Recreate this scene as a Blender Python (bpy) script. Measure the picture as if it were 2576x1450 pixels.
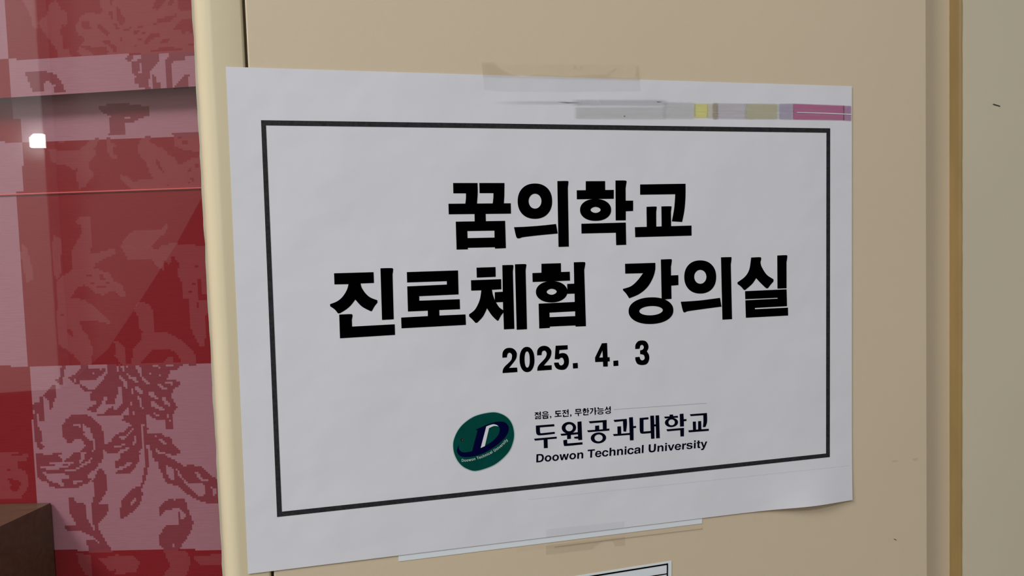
import bpy, bmesh, math, random
import numpy as np
from mathutils import Matrix, Vector
from mathutils.geometry import tessellate_polygon

for o in list(bpy.data.objects):
    bpy.data.objects.remove(o, do_unlink=True)
scene = bpy.context.scene
C = scene.collection

# ------------------------------------------------------------------ camera
# metres; x right along the panel, y into the panel, z up; origin = top left corner of the printed sheet
F = 1900.0                                     # focal length in pixels of the 2576 x 1450 frame
R_PAPER = np.array([[0.9675665003495737, -0.024844926828973338, 0.251391720253753],
                    [0.037328957029455545, 0.9982887355313526, -0.04501277016921252],
                    [-0.24984318355394713, 0.0529370392265779, 0.9668381733824707]])
C_PAPER = np.array([0.03262077260889577, -0.07618046914418322, 0.3289117943203055])
TILT = math.radians(0.43)                      # the sheet hangs slightly askew of the plumb panel edges
ct, st = math.cos(TILT), math.sin(TILT)
ROT = np.array([[ct, -st, 0], [st, ct, 0], [0, 0, 1]])
RC = R_PAPER @ ROT                             # plumb panel axes -> camera axes
CC = ROT.T @ C_PAPER
CAM = np.array([CC[0], -CC[2], CC[1]])

def ray(u, v):
    d = RC.T @ np.array([(u - 1288.0) / F, -(v - 725.0) / F, -1.0])
    return np.array([d[0], -d[2], d[1]])

def at(u, v, y=0.0):
    """pixel direction met with the vertical plane at depth y"""
    d = ray(u, v); t = (y - CAM[1]) / d[1]
    return CAM + t * d

cam_data = bpy.data.cameras.new('camera')
cam_data.sensor_fit = 'HORIZONTAL'; cam_data.sensor_width = 36.0
cam_data.lens = F / 2576.0 * 36.0
cam_data.clip_start = 0.01; cam_data.clip_end = 50
cam = bpy.data.objects.new('camera', cam_data); C.objects.link(cam)
ax = [RC[i] for i in range(3)]                 # camera axes in panel axes
M = Matrix.Identity(4)
for i in range(3):
    M[0][i], M[1][i], M[2][i] = ax[i][0], -ax[i][2], ax[i][1]
M[0][3], M[1][3], M[2][3] = CAM
cam.matrix_world = M
scene.camera = cam

# ------------------------------------------------------------------ world, lights, exposure
w = bpy.data.worlds.new('world'); scene.world = w; w.use_nodes = True
w.node_tree.nodes['Background'].inputs[0].default_value = (0.93, 0.96, 1.0, 1)
w.node_tree.nodes['Background'].inputs[1].default_value = 0.24
scene.view_settings.view_transform = 'Standard'
scene.view_settings.look = 'None'
scene.view_settings.gamma = 1
scene.view_settings.use_curve_mapping = False
scene.view_settings.exposure = -0.22

def area(name, loc, target, sx, sy, power, color):
    l = bpy.data.lights.new(name, 'AREA'); l.shape = 'RECTANGLE'; l.size = sx; l.size_y = sy
    l.energy = power; l.color = color
    o = bpy.data.objects.new(name, l); C.objects.link(o)
    o.location = loc
    o.rotation_euler = (Vector(target) - Vector(loc)).to_track_quat('-Z', 'Y').to_euler()
    return o
# ceiling lamp of the notice's corridor and an added fill light, 2.9 m above its floor, facing straight down
area('ceiling_lamp_left_offscreen', (-1.65, -0.78, 1.5), (-1.65, -0.78, 0.0), 0.6, 0.6, 75.0, (1.0, 0.985, 0.96))
area('fill_light_behind_offscreen', (-0.35, -1.5, 1.5), (-0.35, -1.5, 0.0), 1.2, 0.4, 20.0, (0.96, 0.98, 1.0))  # assumed lamp, added as fill from behind the camera

# ------------------------------------------------------------------ materials
def lin(r, g, b):
    f = lambda c: (c / 255 / 12.92) if c / 255 <= 0.04045 else ((c / 255 + 0.055) / 1.055) ** 2.4
    return (f(r), f(g), f(b))

def mat(name, col, rough=0.6, spec=0.4, vary=0.0, vscale=40.0, bump=0.0, bscale=300.0, stretch=(1, 1, 1), coat=0.0):
    m = bpy.data.materials.new(name); m.use_nodes = True
    nt = m.node_tree; b = nt.nodes['Principled BSDF']
    b.inputs['Base Color'].default_value = (*col, 1)
    b.inputs['Roughness'].default_value = rough
    b.inputs['Specular IOR Level'].default_value = spec
    b.inputs['Coat Weight'].default_value = coat
    tc = nt.nodes.new('ShaderNodeTexCoord'); mp = nt.nodes.new('ShaderNodeMapping')
    mp.inputs['Scale'].default_value = stretch
    nt.links.new(tc.outputs['Object'], mp.inputs['Vector'])
    if vary:
        n = nt.nodes.new('ShaderNodeTexNoise'); n.inputs['Scale'].default_value = vscale; n.inputs['Detail'].default_value = 5
        nt.links.new(mp.outputs['Vector'], n.inputs['Vector'])
        r = nt.nodes.new('ShaderNodeValToRGB')
        r.color_ramp.elements[0].position = 0.3; r.color_ramp.elements[1].position = 0.7
        r.color_ramp.elements[0].color = (*[c * (1 - vary) for c in col], 1)
        r.color_ramp.elements[1].color = (*[min(1, c * (1 + vary)) for c in col], 1)
        nt.links.new(n.outputs['Fac'], r.inputs['Fac'])
        nt.links.new(r.outputs['Color'], b.inputs['Base Color'])
    if bump:
        n = nt.nodes.new('ShaderNodeTexNoise'); n.inputs['Scale'].default_value = bscale; n.inputs['Detail'].default_value = 3
        nt.links.new(mp.outputs['Vector'], n.inputs['Vector'])
        bp = nt.nodes.new('ShaderNodeBump'); bp.inputs['Strength'].default_value = 1.0; bp.inputs['Distance'].default_value = bump
        nt.links.new(n.outputs['Fac'], bp.inputs['Height'])
        nt.links.new(bp.outputs['Normal'], b.inputs['Normal'])
    return m

def film(name, col, alpha, rough=0.4, streak=None, spec=0.3):
    """ink or clear tape: a thin layer that lets the ground beneath show through"""
    m = bpy.data.materials.new(name); m.use_nodes = True
    nt = m.node_tree; b = nt.nodes['Principled BSDF']
    b.inputs['Base Color'].default_value = (*col, 1); b.inputs['Roughness'].default_value = rough
    b.inputs['Specular IOR Level'].default_value = spec
    b.inputs['Alpha'].default_value = alpha
    if streak:
        tc = nt.nodes.new('ShaderNodeTexCoord'); mp = nt.nodes.new('ShaderNodeMapping')
        mp.inputs['Scale'].default_value = streak
        n = nt.nodes.new('ShaderNodeTexNoise'); n.inputs['Scale'].default_value = 1; n.inputs['Detail'].default_value = 4
        mr = nt.nodes.new('ShaderNodeMapRange')
        mr.inputs['From Min'].default_value = 0.3; mr.inputs['From Max'].default_value = 0.7
        mr.inputs['To Min'].default_value = alpha * 0.6; mr.inputs['To Max'].default_value = min(1, alpha * 1.3)
        nt.links.new(tc.outputs['Object'], mp.inputs['Vector']); nt.links.new(mp.outputs['Vector'], n.inputs['Vector'])
        nt.links.new(n.outputs['Fac'], mr.inputs['Value']); nt.links.new(mr.outputs['Result'], b.inputs['Alpha'])
    return m

def glass_mat():
    m = bpy.data.materials.new('window_glass'); m.use_nodes = True
    nt = m.node_tree; nt.nodes.remove(nt.nodes['Principled BSDF'])
    out = nt.nodes['Material Output']
    fr = nt.nodes.new('ShaderNodeFresnel'); fr.inputs['IOR'].default_value = 1.52
    ge = nt.nodes.new('ShaderNodeNewGeometry'); mr = nt.nodes.new('ShaderNodeMapRange')   # same reflectance on leaving the pane
    mr.inputs['To Min'].default_value = 1.52; mr.inputs['To Max'].default_value = 1 / 1.52
    nt.links.new(ge.outputs['Backfacing'], mr.inputs['Value']); nt.links.new(mr.outputs['Result'], fr.inputs['IOR'])
    tr = nt.nodes.new('ShaderNodeBsdfTransparent'); tr.inputs['Color'].default_value = (0.96, 0.97, 0.96, 1)
    gl = nt.nodes.new('ShaderNodeBsdfGlossy'); gl.inputs['Roughness'].default_value = 0.0
    mx = nt.nodes.new('ShaderNodeMixShader')
    nt.links.new(fr.outputs[0], mx.inputs[0]); nt.links.new(tr.outputs[0], mx.inputs[1]); nt.links.new(gl.outputs[0], mx.inputs[2])
    nt.links.new(mx.outputs[0], out.inputs['Surface'])
    return m

MAT = {}
MAT['panel'] = mat('beige_painted_steel', (0.715, 0.595, 0.43), 0.42, 0.35, 0.02, 6, 0.00005, 500)
MAT['frame'] = mat('cream_painted_frame', (0.72, 0.63, 0.43), 0.24, 0.6, 0.015, 12)
MAT['wall'] = mat('grey_beige_wall_paint', (0.66, 0.60, 0.445), 0.6, 0.3, 0.025, 10, 0.00003, 350)
MAT['caulk'] = mat('yellowed_sealant', (0.285, 0.19, 0.073), 0.45, 0.4, 0.12, 60, 0.0002, 120, (1, 1, 0.3))
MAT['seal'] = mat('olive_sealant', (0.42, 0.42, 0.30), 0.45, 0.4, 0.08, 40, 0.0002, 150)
MAT['paper'] = mat('white_copy_paper', (0.775, 0.785, 0.84), 0.75, 0.2, 0.006, 25, 0.0011, 20)
MAT['paper_back'] = mat('bluish_white_paper', (0.80, 0.86, 0.90), 0.7, 0.2)
MAT['black'] = mat('black_toner', (0.0006, 0.0006, 0.0007), 0.7, 0.0)
MAT['border'] = mat('charcoal_toner', (0.026, 0.026, 0.029), 0.6, 0.15, 0.35, 900)
MAT['navy'] = mat('navy_ink', (0.0012, 0.0018, 0.011), 0.7, 0.02)
MAT['logo_navy'] = mat('logo_navy_ink', (0.0008, 0.0012, 0.038), 0.6, 0.03)
MAT['green'] = mat('green_ink', (0.001, 0.066, 0.054), 0.6, 0.05, 0.12, 150)
MAT['rim'] = mat('pale_green_rim', (0.42, 0.58, 0.56), 0.6, 0.2)
MAT['logo_white'] = mat('bare_paper_white', (0.78, 0.80, 0.85), 0.7, 0.2)
MAT['logo_text'] = mat('pale_mint_print', (0.50, 0.66, 0.60), 0.6, 0.2)
MAT['red_dot'] = mat('red_ink', (0.35, 0.03, 0.03), 0.6, 0.2)
MAT['hair_line'] = film('thin_grey_ink', (0.12, 0.13, 0.15), 0.55, 0.6)
MAT['glass'] = glass_mat()
MAT['tape'] = film('clear_tape', (0.62, 0.55, 0.45), 0.07, 0.4, (60, 60, 60))
MAT['tape_stuck'] = film('clear_tape_stuck_down', (0.46, 0.37, 0.25), 0.14, 0.4)
MAT['tape_paper'] = film('clear_tape_over_paper', (0.52, 0.51, 0.52), 0.09, 0.45)
MAT['scratch'] = mat('dark_scratch', (0.05, 0.045, 0.04), 0.7, 0.2)
MAT['smudge'] = film('grey_smudge', (0.25, 0.22, 0.18), 0.10, 0.6, (150, 150, 600))

def cloth(name, col, hs):
    m = mat(name, col, 0.8, 0.1, 0.035, 1.0, 0.00006, 1.0, hs)
    return m
HS = (150, 150, 1600)
MAT['red'] = cloth('red_weave', (0.32, 0.021, 0.029), HS)
MAT['red_motif'] = cloth('rose_weave', (0.37, 0.060, 0.071), HS)
MAT['pink'] = cloth('pink_weave', (0.505, 0.220, 0.280), HS)
MAT['pink_motif'] = cloth('maroon_weave', (0.31, 0.062, 0.085), HS)
MAT['piping'] = cloth('coral_piping', (0.75, 0.14, 0.14), HS)
MAT['wood'] = mat('dark_brown_wood', (0.15, 0.095, 0.062), 0.35, 0.4, 0.15, 60, 0, 1, (1, 6, 6))

# ------------------------------------------------------------------ helpers
def mesh_obj(name, verts, faces, m, parent=None, smooth=False):
    me = bpy.data.meshes.new(name)
    me.from_pydata([tuple(map(float, v)) for v in verts], [], faces); me.update()
    if smooth:
        for p in me.polygons: p.use_smooth = True
    if m is not None: me.materials.append(m)
    o = bpy.data.objects.new(name, me); C.objects.link(o)
    if parent is not None: o.parent = parent
    return o

def tag(o, label, cat=None, group=None, kind=None):
    o['label'] = label
    if cat: o['category'] = cat
    if group: o['group'] = group
    if kind: o['kind'] = kind
    return o

def struct(o, label):
    o['kind'] = 'structure'; o['label'] = label; return o

def box(name, x0, x1, y0, y1, z0, z1, m, parent=None, bevel=0.0):
    bm = bmesh.new()
    bmesh.ops.create_cube(bm, size=1)
    for v in bm.verts:
        v.co = Vector((x0 + (v.co.x + .5) * (x1 - x0), y0 + (v.co.y + .5) * (y1 - y0), z0 + (v.co.z + .5) * (z1 - z0)))
    if bevel:
        bmesh.ops.bevel(bm, geom=list(bm.edges), offset=bevel, segments=3, affect='EDGES', profile=0.5)
    me = bpy.data.meshes.new(name); bm.to_mesh(me); bm.free()
    me.materials.append(m)
    o = bpy.data.objects.new(name, me); C.objects.link(o)
    if parent is not None: o.parent = parent
    return o

def extrude_profile(name, prof, z0, z1, m, parent=None, smooth=True, nz=1, jitter=None):
    """prof: (x, y) points of an open outline, extruded along z"""
    verts, faces = [], []
    n = len(prof)
    for k in range(nz + 1):
        z = z0 + (z1 - z0) * k / nz
        for i, (x, y) in enumerate(prof):
            dx, dy = jitter(i, z) if jitter else (0, 0)
            verts.append((x + dx, y + dy, z))
    for k in range(nz):
        for i in range(n - 1):
            a = k * n + i
            faces.append((a, a + 1, a + n + 1, a + n))
    return mesh_obj(name, verts, faces, m, parent, smooth)

# ------------------------------------------------------------------ the setting
ZB, ZT = -1.40, 1.25
X = lambda u, v=725, y=0.0: at(u, v, y)[0]
xg0, xg1 = X(644.5), X(652.5)           # groove between window frame and panel
xr = X(2332)                            # right edge of the panel
xw = X(2417.5)                          # left edge of the painted wall
x_bead0 = X(570)                        # where the frame rounds away to the glass
YG = 0.012                              # glass depth

struct(box('wall_center', xg1, xr, 0.0, 0.013, ZB, ZT, MAT['panel'], bevel=0.0006),
       'beige painted steel panel the printed notice is taped to')
struct(box('trim_4', xg0 - 0.004, xg1 + 0.004, 0.0125, 0.016, ZB, ZT, MAT['frame']), 'cream backing deep inside the narrow joint between frame and panel')
YR = 0.0064                             # depth of the recessed edge beside the wall
slope_edge = [(xr - 0.0003, 0.0054), (xw + 0.0005, YR), (xw + 0.0005, 0.016), (xr - 0.0003, 0.016), (xr - 0.0003, 0.0054)]
struct(extrude_profile('trim_1', slope_edge, ZB, ZT, MAT['panel'], smooth=False),
       'recessed edge of the steel panel beside the wall')
struct(box('wall_right', xw, 1.6, 0.0, 0.10, ZB, ZT, MAT['wall'], bevel=0.0002),
       'grey beige painted wall beside the steel panel')
# yellowed sealant filling the corner between recess and wall
rnd = random.Random(4)
jit = {}
def cj(i, z):
    k = (i, round(z, 4))
    if k not in jit: jit[k] = (rnd.uniform(-0.00007, 0.00007), rnd.uniform(-0.00005, 0.00005))
    return jit[k]
xs_left = X(2390.5, 725, YR * 0.9)
prof = [(xs_left, YR + 0.0003), (xs_left + 0.0002, YR * 0.9), (xs_left + (xw - xs_left) * 0.35, YR * 0.62), (xs_left + (xw - xs_left) * 0.7, YR * 0.28), (xw - 0.0002, -0.00015), (xw + 0.0005, -0.00025)]
caulk = extrude_profile('trim_2', prof, ZB, ZT, MAT['caulk'], nz=600, jitter=cj)
struct(caulk, 'yellowed sealant strip along the edge of the wall')

# window frame with rounded edge
prof = [(xg0, 0.0125), (xg0, 0.0006), (xg0 - 0.0004, 0.0001), (xg0 - 0.0009, 0.0)]
x1 = x_bead0
prof.append((x1, 0.0))
ex = x1 - X(525, 725, 0.009); ey = 0.0105
for k in range(1, 17):
    a = math.pi / 2 * k / 16
    prof.append((x1 - ex * math.sin(a), ey * (1 - math.cos(a))))
prof.append((x1 - ex, 0.0125))
frame = extrude_profile('trim_3', prof, ZB, ZT, MAT['frame'])
struct(frame, 'cream window frame with rounded edge beside the steel panel')
xb = x1 - ex
win = bpy.data.objects.new('window_1', None); C.objects.link(win)
struct(win, 'clear window pane in front of the red fabric blind')
pane = box('glass_pane', -0.75, xg0 - 0.002, YG, YG + 0.004, ZB + 0.02, ZT - 0.02, MAT['glass'], win)
# sealant between frame and pane
rnd2 = random.Random(9)
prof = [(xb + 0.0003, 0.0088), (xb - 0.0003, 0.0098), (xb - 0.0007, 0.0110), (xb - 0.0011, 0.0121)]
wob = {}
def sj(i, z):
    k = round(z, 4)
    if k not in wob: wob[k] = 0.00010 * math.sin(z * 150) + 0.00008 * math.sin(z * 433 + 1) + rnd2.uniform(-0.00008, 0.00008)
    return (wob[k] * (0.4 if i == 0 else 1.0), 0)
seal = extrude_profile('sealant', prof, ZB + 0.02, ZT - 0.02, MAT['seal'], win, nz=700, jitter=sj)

struct(box('wall_inner', -1.3, 0.05, 0.28, 0.33, ZB, ZT, mat('room_wall_paint', (0.55, 0.5, 0.42), 0.7)), 'plain beige wall of the room behind the blind')

# opposite side of the corridor, seen only as a reflection in the pane
struct(box('floor', -3.0, 3.0, -2.6, 0.6, ZB - 0.05, ZB, mat('grey_floor', (0.20, 0.17, 0.14), 0.5)), 'grey brown corridor floor')
def mirror_at(u, v, yw):
    d = ray(u, v); t = (YG - CAM[1]) / d[1]; p = CAM + t * d
    d2 = np.array([d[0], -d[1], d[2]]); t = (yw - p[1]) / d2[1]
    return p + t * d2
YB = -2.2
struct(box('wall_back', -3.0, 3.0, YB - 0.1, YB, ZB, ZT, mat('far_wall_paint', (0.46, 0.43, 0.40), 0.7)), 'grey painted wall across the corridor')
xp = mirror_at(118, 480, YB + 0.1)[0]
zp = mirror_at(100, 985, YB + 0.1)[2]
struct(box('wall_pier', xp - 0.9, xp, YB, YB + 0.1, zp, ZT, mat('white_wall_paint', (0.86, 0.85, 0.84), 0.6), bevel=0.004), 'white painted pier across the corridor')
struct(box('baseboard_back', xp - 0.9, 2.0, YB, YB + 0.12, ZB, zp, mat('dark_panelling', (0.035, 0.022, 0.018), 0.6), bevel=0.002), 'dark panelling below the white pier')
slope = [mirror_at(u, v, YB + 0.06) for u, v in ((640, 300), (530, 455), (440, 620), (350, 760), (270, 880), (150, 985))]  # added dark shape, outlined to mirror as a person's shoulder in the pane
V = [(p[0], YB + 0.06, p[2]) for p in slope] + [(slope[-1][0], YB + 0.06, zp - 0.02), (slope[0][0], YB + 0.06, zp - 0.02)]
n = len(V)
V += [(x, YB - 0.01, z) for x, _, z in V]
struct(mesh_obj('added_dark_shape', V, [tuple(range(n)), tuple(range(2 * n - 1, n - 1, -1))] + [(i, i + n, (i + 1) % n + n, (i + 1) % n) for i in range(n)],
    mat('dark_shape_paint', (0.05, 0.035, 0.03), 0.6)), 'added dark sloping shape that darkens the reflection in the pane')
a = mirror_at(72, 336, YB + 0.13); b = mirror_at(109, 370, YB + 0.13)
lampm = bpy.data.materials.new('lit_lamp'); lampm.use_nodes = True
bs = lampm.node_tree.nodes['Principled BSDF']; bs.inputs['Emission Color'].default_value = (1, 1, 1, 1); bs.inputs['Emission Strength'].default_value = 22
lamp = bpy.data.objects.new('wall_lamp', None); C.objects.link(lamp)
lamp.location = ((a[0] + b[0]) / 2, YB + 0.1, (a[2] + b[2]) / 2)
hx, hz = abs(a[0] - b[0]) / 2, abs(a[2] - b[2]) / 2
box('lamp_base', -hx * 0.7, hx * 0.7, 0.0, 0.015, -hz * 0.7, hz * 0.7, mat('lamp_base_metal', (0.5, 0.5, 0.5), 0.4), lamp)
c8 = 0.40 * hx
out = [(-hx, -hz), (hx, -hz), (hx, hz), (-hx + c8 * 1.6, hz), (-hx, hz - c8 * 1.6)]
n = len(out)
out = out[::-1]
mesh_obj('lamp_shade', [(x, 0.013, z) for x, z in out] + [(x, 0.03, z) for x, z in out],
         [tuple(range(n)), tuple(range(2 * n - 1, n - 1, -1))] + [(i, i + n, (i + 1) % n + n, (i + 1) % n) for i in range(n)], lampm, lamp)
tag(lamp, 'small glowing white square lamp mirrored in the window pane', 'lamp')

# ------------------------------------------------------------------ tracing tools
def parse(s):
    """'x,y' corners, 'x,y~' points on a smooth run"""
    pts = []
    for t in s.split():
        sm = t.endswith('~')
        x, y = t.rstrip('~').split(',')
        pts.append((float(x), float(y), sm))
    return pts

def smooth_outline(pts, sub=6):
    n = len(pts)
    if not any(p[2] for p in pts): return [(p[0], p[1]) for p in pts]
    out = []
    def cr(p0, p1, p2, p3, t):
        return tuple(0.5 * (2 * p1[k] + (p2[k] - p0[k]) * t + (2 * p0[k] - 5 * p1[k] + 4 * p2[k] - p3[k]) * t * t + (3 * p1[k] - p0[k] - 3 * p2[k] + p3[k]) * t ** 3) for k in (0, 1))
    for i in range(n):
        p1, p2 = pts[i], pts[(i + 1) % n]
        out.append((p1[0], p1[1]))
        if not p1[2] and not p2[2]: continue
        p0 = pts[i - 1] if p1[2] else p1
        p3 = pts[(i + 2) % n] if p2[2] else p2
        for k in range(1, sub): out.append(cr(p0, p1, p2, p3, k / sub))
    return out

def ellipse(cx, cy, rx, ry, tilt=0, n=64, power=2.0):
    r = []
    ca, sa = math.cos(math.radians(tilt)), math.sin(math.radians(tilt))
    for k in range(n):
        a = 2 * math.pi * k / n
        c, s = math.cos(a), math.sin(a)
        x = rx * math.copysign(abs(c) ** (2 / power), c); y = ry * math.copysign(abs(s) ** (2 / power), s)
        r.append((cx + x * ca - y * sa, cy + x * sa + y * ca))
    return r

class Crop:
    def __init__(s, x0, y0, sc): s.x0, s.y0, s.sc = x0, y0, sc
    def __call__(s, p): return (s.x0 + p[0] / s.sc, s.y0 + p[1] / s.sc)

def lift(x, z):
    """how far the sheet stands off the panel: flat, its lower right corner curling out"""
    u = x / 0.297; v = -z / 0.210
    c = math.exp(-((u - 0.91) / 0.065) ** 2) * max(0.0, (v - 0.84) / 0.16) ** 2
    return 0.0004 + 0.0019 * c

def paper_pt(u, v, off=0.00006):
    p = at(u, v, -0.0004)
    y = -lift(p[0], p[2]) - off
    q = at(u, v, y)
    return (q[0], y, q[2])

def print_shapes(name, shapes, m, parent, off=0.00008):
    """shapes: list of (crop, outer, [holes]); outlines as strings or point lists"""
    V, FC = [], []
    for crop, outer, holes in shapes:
        loops = []
        for L in [outer] + list(holes):
            pts = smooth_outline(parse(L)) if isinstance(L, str) else L
            loops.append([crop(p) for p in pts])
        flat = [p for L in loops for p in L]
        tris = tessellate_polygon([[Vector((p[0], p[1], 0)) for p in L] for L in loops])
        base = len(V)
        V += [paper_pt(p[0], p[1], off) for p in flat]
        for t in tris:
            a, b, c = [flat[i] for i in t]
            area2 = (b[0] - a[0]) * (c[1] - a[1]) - (b[1] - a[1]) * (c[0] - a[0])
            if abs(area2) < 1e-9: continue
            FC.append(tuple(base + i for i in (t if area2 > 0 else t[::-1])))
    return mesh_obj(name, V, FC, m, parent)

def orient(px, FC):
    out = []
    for f in FC:
        a, b, c = px[f[0]], px[f[1]], px[f[2]]
        s = (b[0] - a[0]) * (c[1] - a[1]) - (b[1] - a[1]) * (c[0] - a[0])
        out.append(f if s > 0 else f[::-1])
    return out

# ------------------------------------------------------------------ the papers on the panel
def sheet(name, corners, m, nx, nz, yfun, parent=None):
    """corners: pixel TL, TR, BR, BL of a flat sheet; yfun(x, z) -> depth"""
    tl, tr, br, bl = [np.array(at(u, v, -0.0004)) for u, v in corners]
    V, FC = [], []
    for j in range(nz + 1):
        for i in range(nx + 1):
            s, t = i / nx, j / nz
            p = (tl * (1 - s) + tr * s) * (1 - t) + (bl * (1 - s) + br * s) * t
            V.append((p[0], yfun(p[0], p[2]), p[2]))
    for j in range(nz):
        for i in range(nx):
            a = j * (nx + 1) + i
            FC.append((a, a + nx + 1, a + nx + 2, a + 1))
    o = mesh_obj(name, V, FC, m, parent, True)
    md = o.modifiers.new('thickness', 'SOLIDIFY'); md.thickness = 0.0001; md.offset = -1
    es = o.modifiers.new('crisp_edges', 'EDGE_SPLIT'); es.split_angle = math.radians(35)
    return o

# smaller sheet hidden behind the notice, its lower edge peeping out
behind = sheet('paper_sheet', [(1000, 900), (1767, 850), (1767, 1318), (1003, 1414)], MAT['paper_back'], 20, 12, lambda x, z: -0.00016)
tag(behind, 'blank bluish white sheet showing as a thin strip below the notice', 'paper')

notice = bpy.data.objects.new('printed_notice', None); C.objects.link(notice)
tag(notice, 'white landscape notice with Korean lettering in a charcoal border taped to the panel', 'notice')
sheet('notice_paper', [(568, 168), (2143, 217), (2143, 1258), (624, 1445)], MAT['paper'], 90, 64, lambda x, z: -lift(x, z), notice)

# border: four strips, each following the sheet
PX = Crop(0, 0, 1)
def strip_px(name, a, b, c, d, n, m, parent, off):
    V, FC = [], []
    for i in range(n + 1):
        t = i / n
        for p, q in ((a, b), (d, c)):
            V.append(paper_pt(p[0] + (q[0] - p[0]) * t, p[1] + (q[1] - p[1]) * t, off))
    for i in range(n): FC.append((2 * i, 2 * i + 1, 2 * i + 3, 2 * i + 2))
    return mesh_obj(name, V, FC, m, parent)
O = [(656.5, 302.5), (2088.5, 323), (2087.5, 1150.5), (697, 1301.5)]
I = [(669, 315.5), (2079, 334), (2078, 1141.5), (709, 1288)]
for k in range(4):
    k2 = (k + 1) % 4
    s = strip_px('border_bar', O[k], O[k2], I[k2], I[k], 60, MAT['border'], notice, 0.00008)

c1 = Crop(1100, 430, 6.591); c2 = Crop(1430, 430, 6.591); c3 = Crop(810, 650, 6.592); c4 = Crop(1150, 640, 6.906)
c5 = Crop(1540, 620, 5.481); c6 = Crop(1240, 840, 6.133); c7 = Crop(1120, 1020, 8.055); c8 = Crop(1320, 1000, 5.3667)
G = {}
G['a1'] = [
    (c1, '262,202 668,202 671,370~ 658,545 465,545 474,460~ 475,373 266,373', []),
    (c1, '697,202 1114,202 1112,400~ 1104,545 918,545 928,460~ 931,370 701,370', []),
    (c1, '185,546 1219,538 1222,710 190,721', []),
    (c1, '617,700 803,700 806,845 620,845', []),
    (c1, '306,843 1125,830 1138,1283 958,1290 954,1267 507,1277 507,1302 320,1306', ['499,999 947,992 949,1107 502,1116'])]
G['a2'] = [
    (c1, ellipse(1619, 503, 286, 293, 0, 72, 2.2), [ellipse(1621, 503, 106, 124, 0, 48)]),
    (c1, '1990,170 2150,168~ 2174,180~ 2171,230~ 2165,280 2182,1257 2010,1262', []),
    (c1, '1272,935 1450,928~ 1700,910~ 1970,882 1998,1040 1700,1068~ 1430,1100~ 1370,1118~ 1330,1118~ 1305,1080~', [])]
G['a3'] = [
    (c2, '287,172 608,170 609,330 287,330', []), (c2, '137,323 752,316 752,463 139,472', []),
    (c2, ellipse(450, 648, 258, 182, 0, 72, 2.15), [ellipse(450, 648, 83, 50, 0, 40, 1.8)]),
    (c2, '779,160 930,160~ 963,175~ 958,220~ 948,290 949,495 1073,494 1073,665 951,672 951,820 783,823', []),
    (c2, '214,878 951,858 958,1227 791,1233 786,1027 216,1040', [])]
G['a4'] = [
    (c2, '1188,226 1942,214 1940,450~ 1922,660~ 1885,848 1714,838 1750,640~ 1765,480~ 1770,388 1188,396', []),
    (c2, '1294,597 1440,592~ 1463,605~ 1455,680 1457,935 1298,940', []),
    (c2, '1540,590 1690,588~ 1709,600~ 1700,680 1703,930 1545,935', []),
    (c2, '1102,935 2040,908 2042,1075 1107,1101', [])]
G['b1'] = [
    (c3, '200,250 855,231 862,410 640,419 660,490~ 720,580~ 800,650~ 918,697 920,735 870,800~ 830,872 800,875~ 660,800~ 552,686 480,780~ 400,850~ 300,912 265,915 210,850~ 135,797 133,762 250,715~ 340,640~ 410,530~ 440,430 206,434', []),
    (c3, '969,167 1130,163~ 1176,172~ 1178,210~ 1170,270 1190,1013 995,1024', []),
    (c3, '285,935 460,927~ 503,937~ 503,980~ 495,1020 499,1134 1206,1096 1211,1272 298,1329', [])]
G['b2'] = [(c3, '1407,230 2256,202 2265,600 1612,630 1614,704 2284,680 2289,845 1945,860 1947,951 2380,932 2387,1106 1318,1163 1312,985 1755,960 1754,870 1425,884 1413,467 2070,437 2069,380 1411,402', [])]
G['b3'] = [
    (c4, '336,233 667,222 670,392 341,406', []),
    (c4, '240,452 765,433 768,608 605,618 620,700~ 654,798 653,660 792,652 784,190 940,186~ 976,195~ 975,240~ 968,300 994,1297 812,1306 803,1015 760,1070~ 720,1148 690,1150~ 600,1060~ 519,940 450,1080~ 350,1190 318,1193 260,1130~ 207,1080 207,1045 310,960~ 390,800~ 420,627 244,632',
     ['674,836 796,830 799,972 730,920~']),
    (c4, '1004,175 1160,170~ 1201,180~ 1197,230~ 1190,280 1214,1303 1034,1312', [])]
G['b4'] = [
    (c4, '1464,165 1803,155 1805,315 1464,330', []), (c4, '1307,327 1957,303 1961,458 1311,482', []),
    (c4, ellipse(1642, 652, 274, 186, -1, 72, 2.1), [ellipse(1642, 652, 87, 52, -2, 40, 1.75)]),
    (c4, '1912,516 2033,511 2026,140 2190,135~ 2225,148~ 2222,200~ 2208,270 2238,1250 2058,1258 2055,1237 1611,1257 1611,1280 1426,1291 1415,859 2042,829 2040,684 1912,688', ['1604,1015 2050,991 2050,1075 1606,1094'])]
G['c1'] = [
    (c5, '177,241 595,228 593,330~ 555,450~ 480,570~ 370,660~ 235,718 190,650~ 150,608 148,588 260,550~ 350,470~ 425,371 180,377', []),
    (c5, '671,182 800,177~ 822,187~ 819,235~ 811,280 812,402 912,397 914,535 815,543 819,725 700,735 682,720', []),
    (c5, ellipse(535, 888, 309, 184, -2, 72, 2.15), [ellipse(536, 888, 162, 64, -3, 48)])]
G['c2'] = [
    (c5, ellipse(1214, 423, 220, 229, 0, 72, 2.2), [ellipse(1215, 421, 84, 96, 0, 48)]),
    (c5, '1500,152 1630,149~ 1645,158~ 1643,200~ 1636,250 1653,1005 1520,1012', []),
    (c5, '945,765 1200,748~ 1487,711 1508,832 1260,865~ 1050,895~ 1010,910~ 985,908~ 968,865~', [])]
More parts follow.
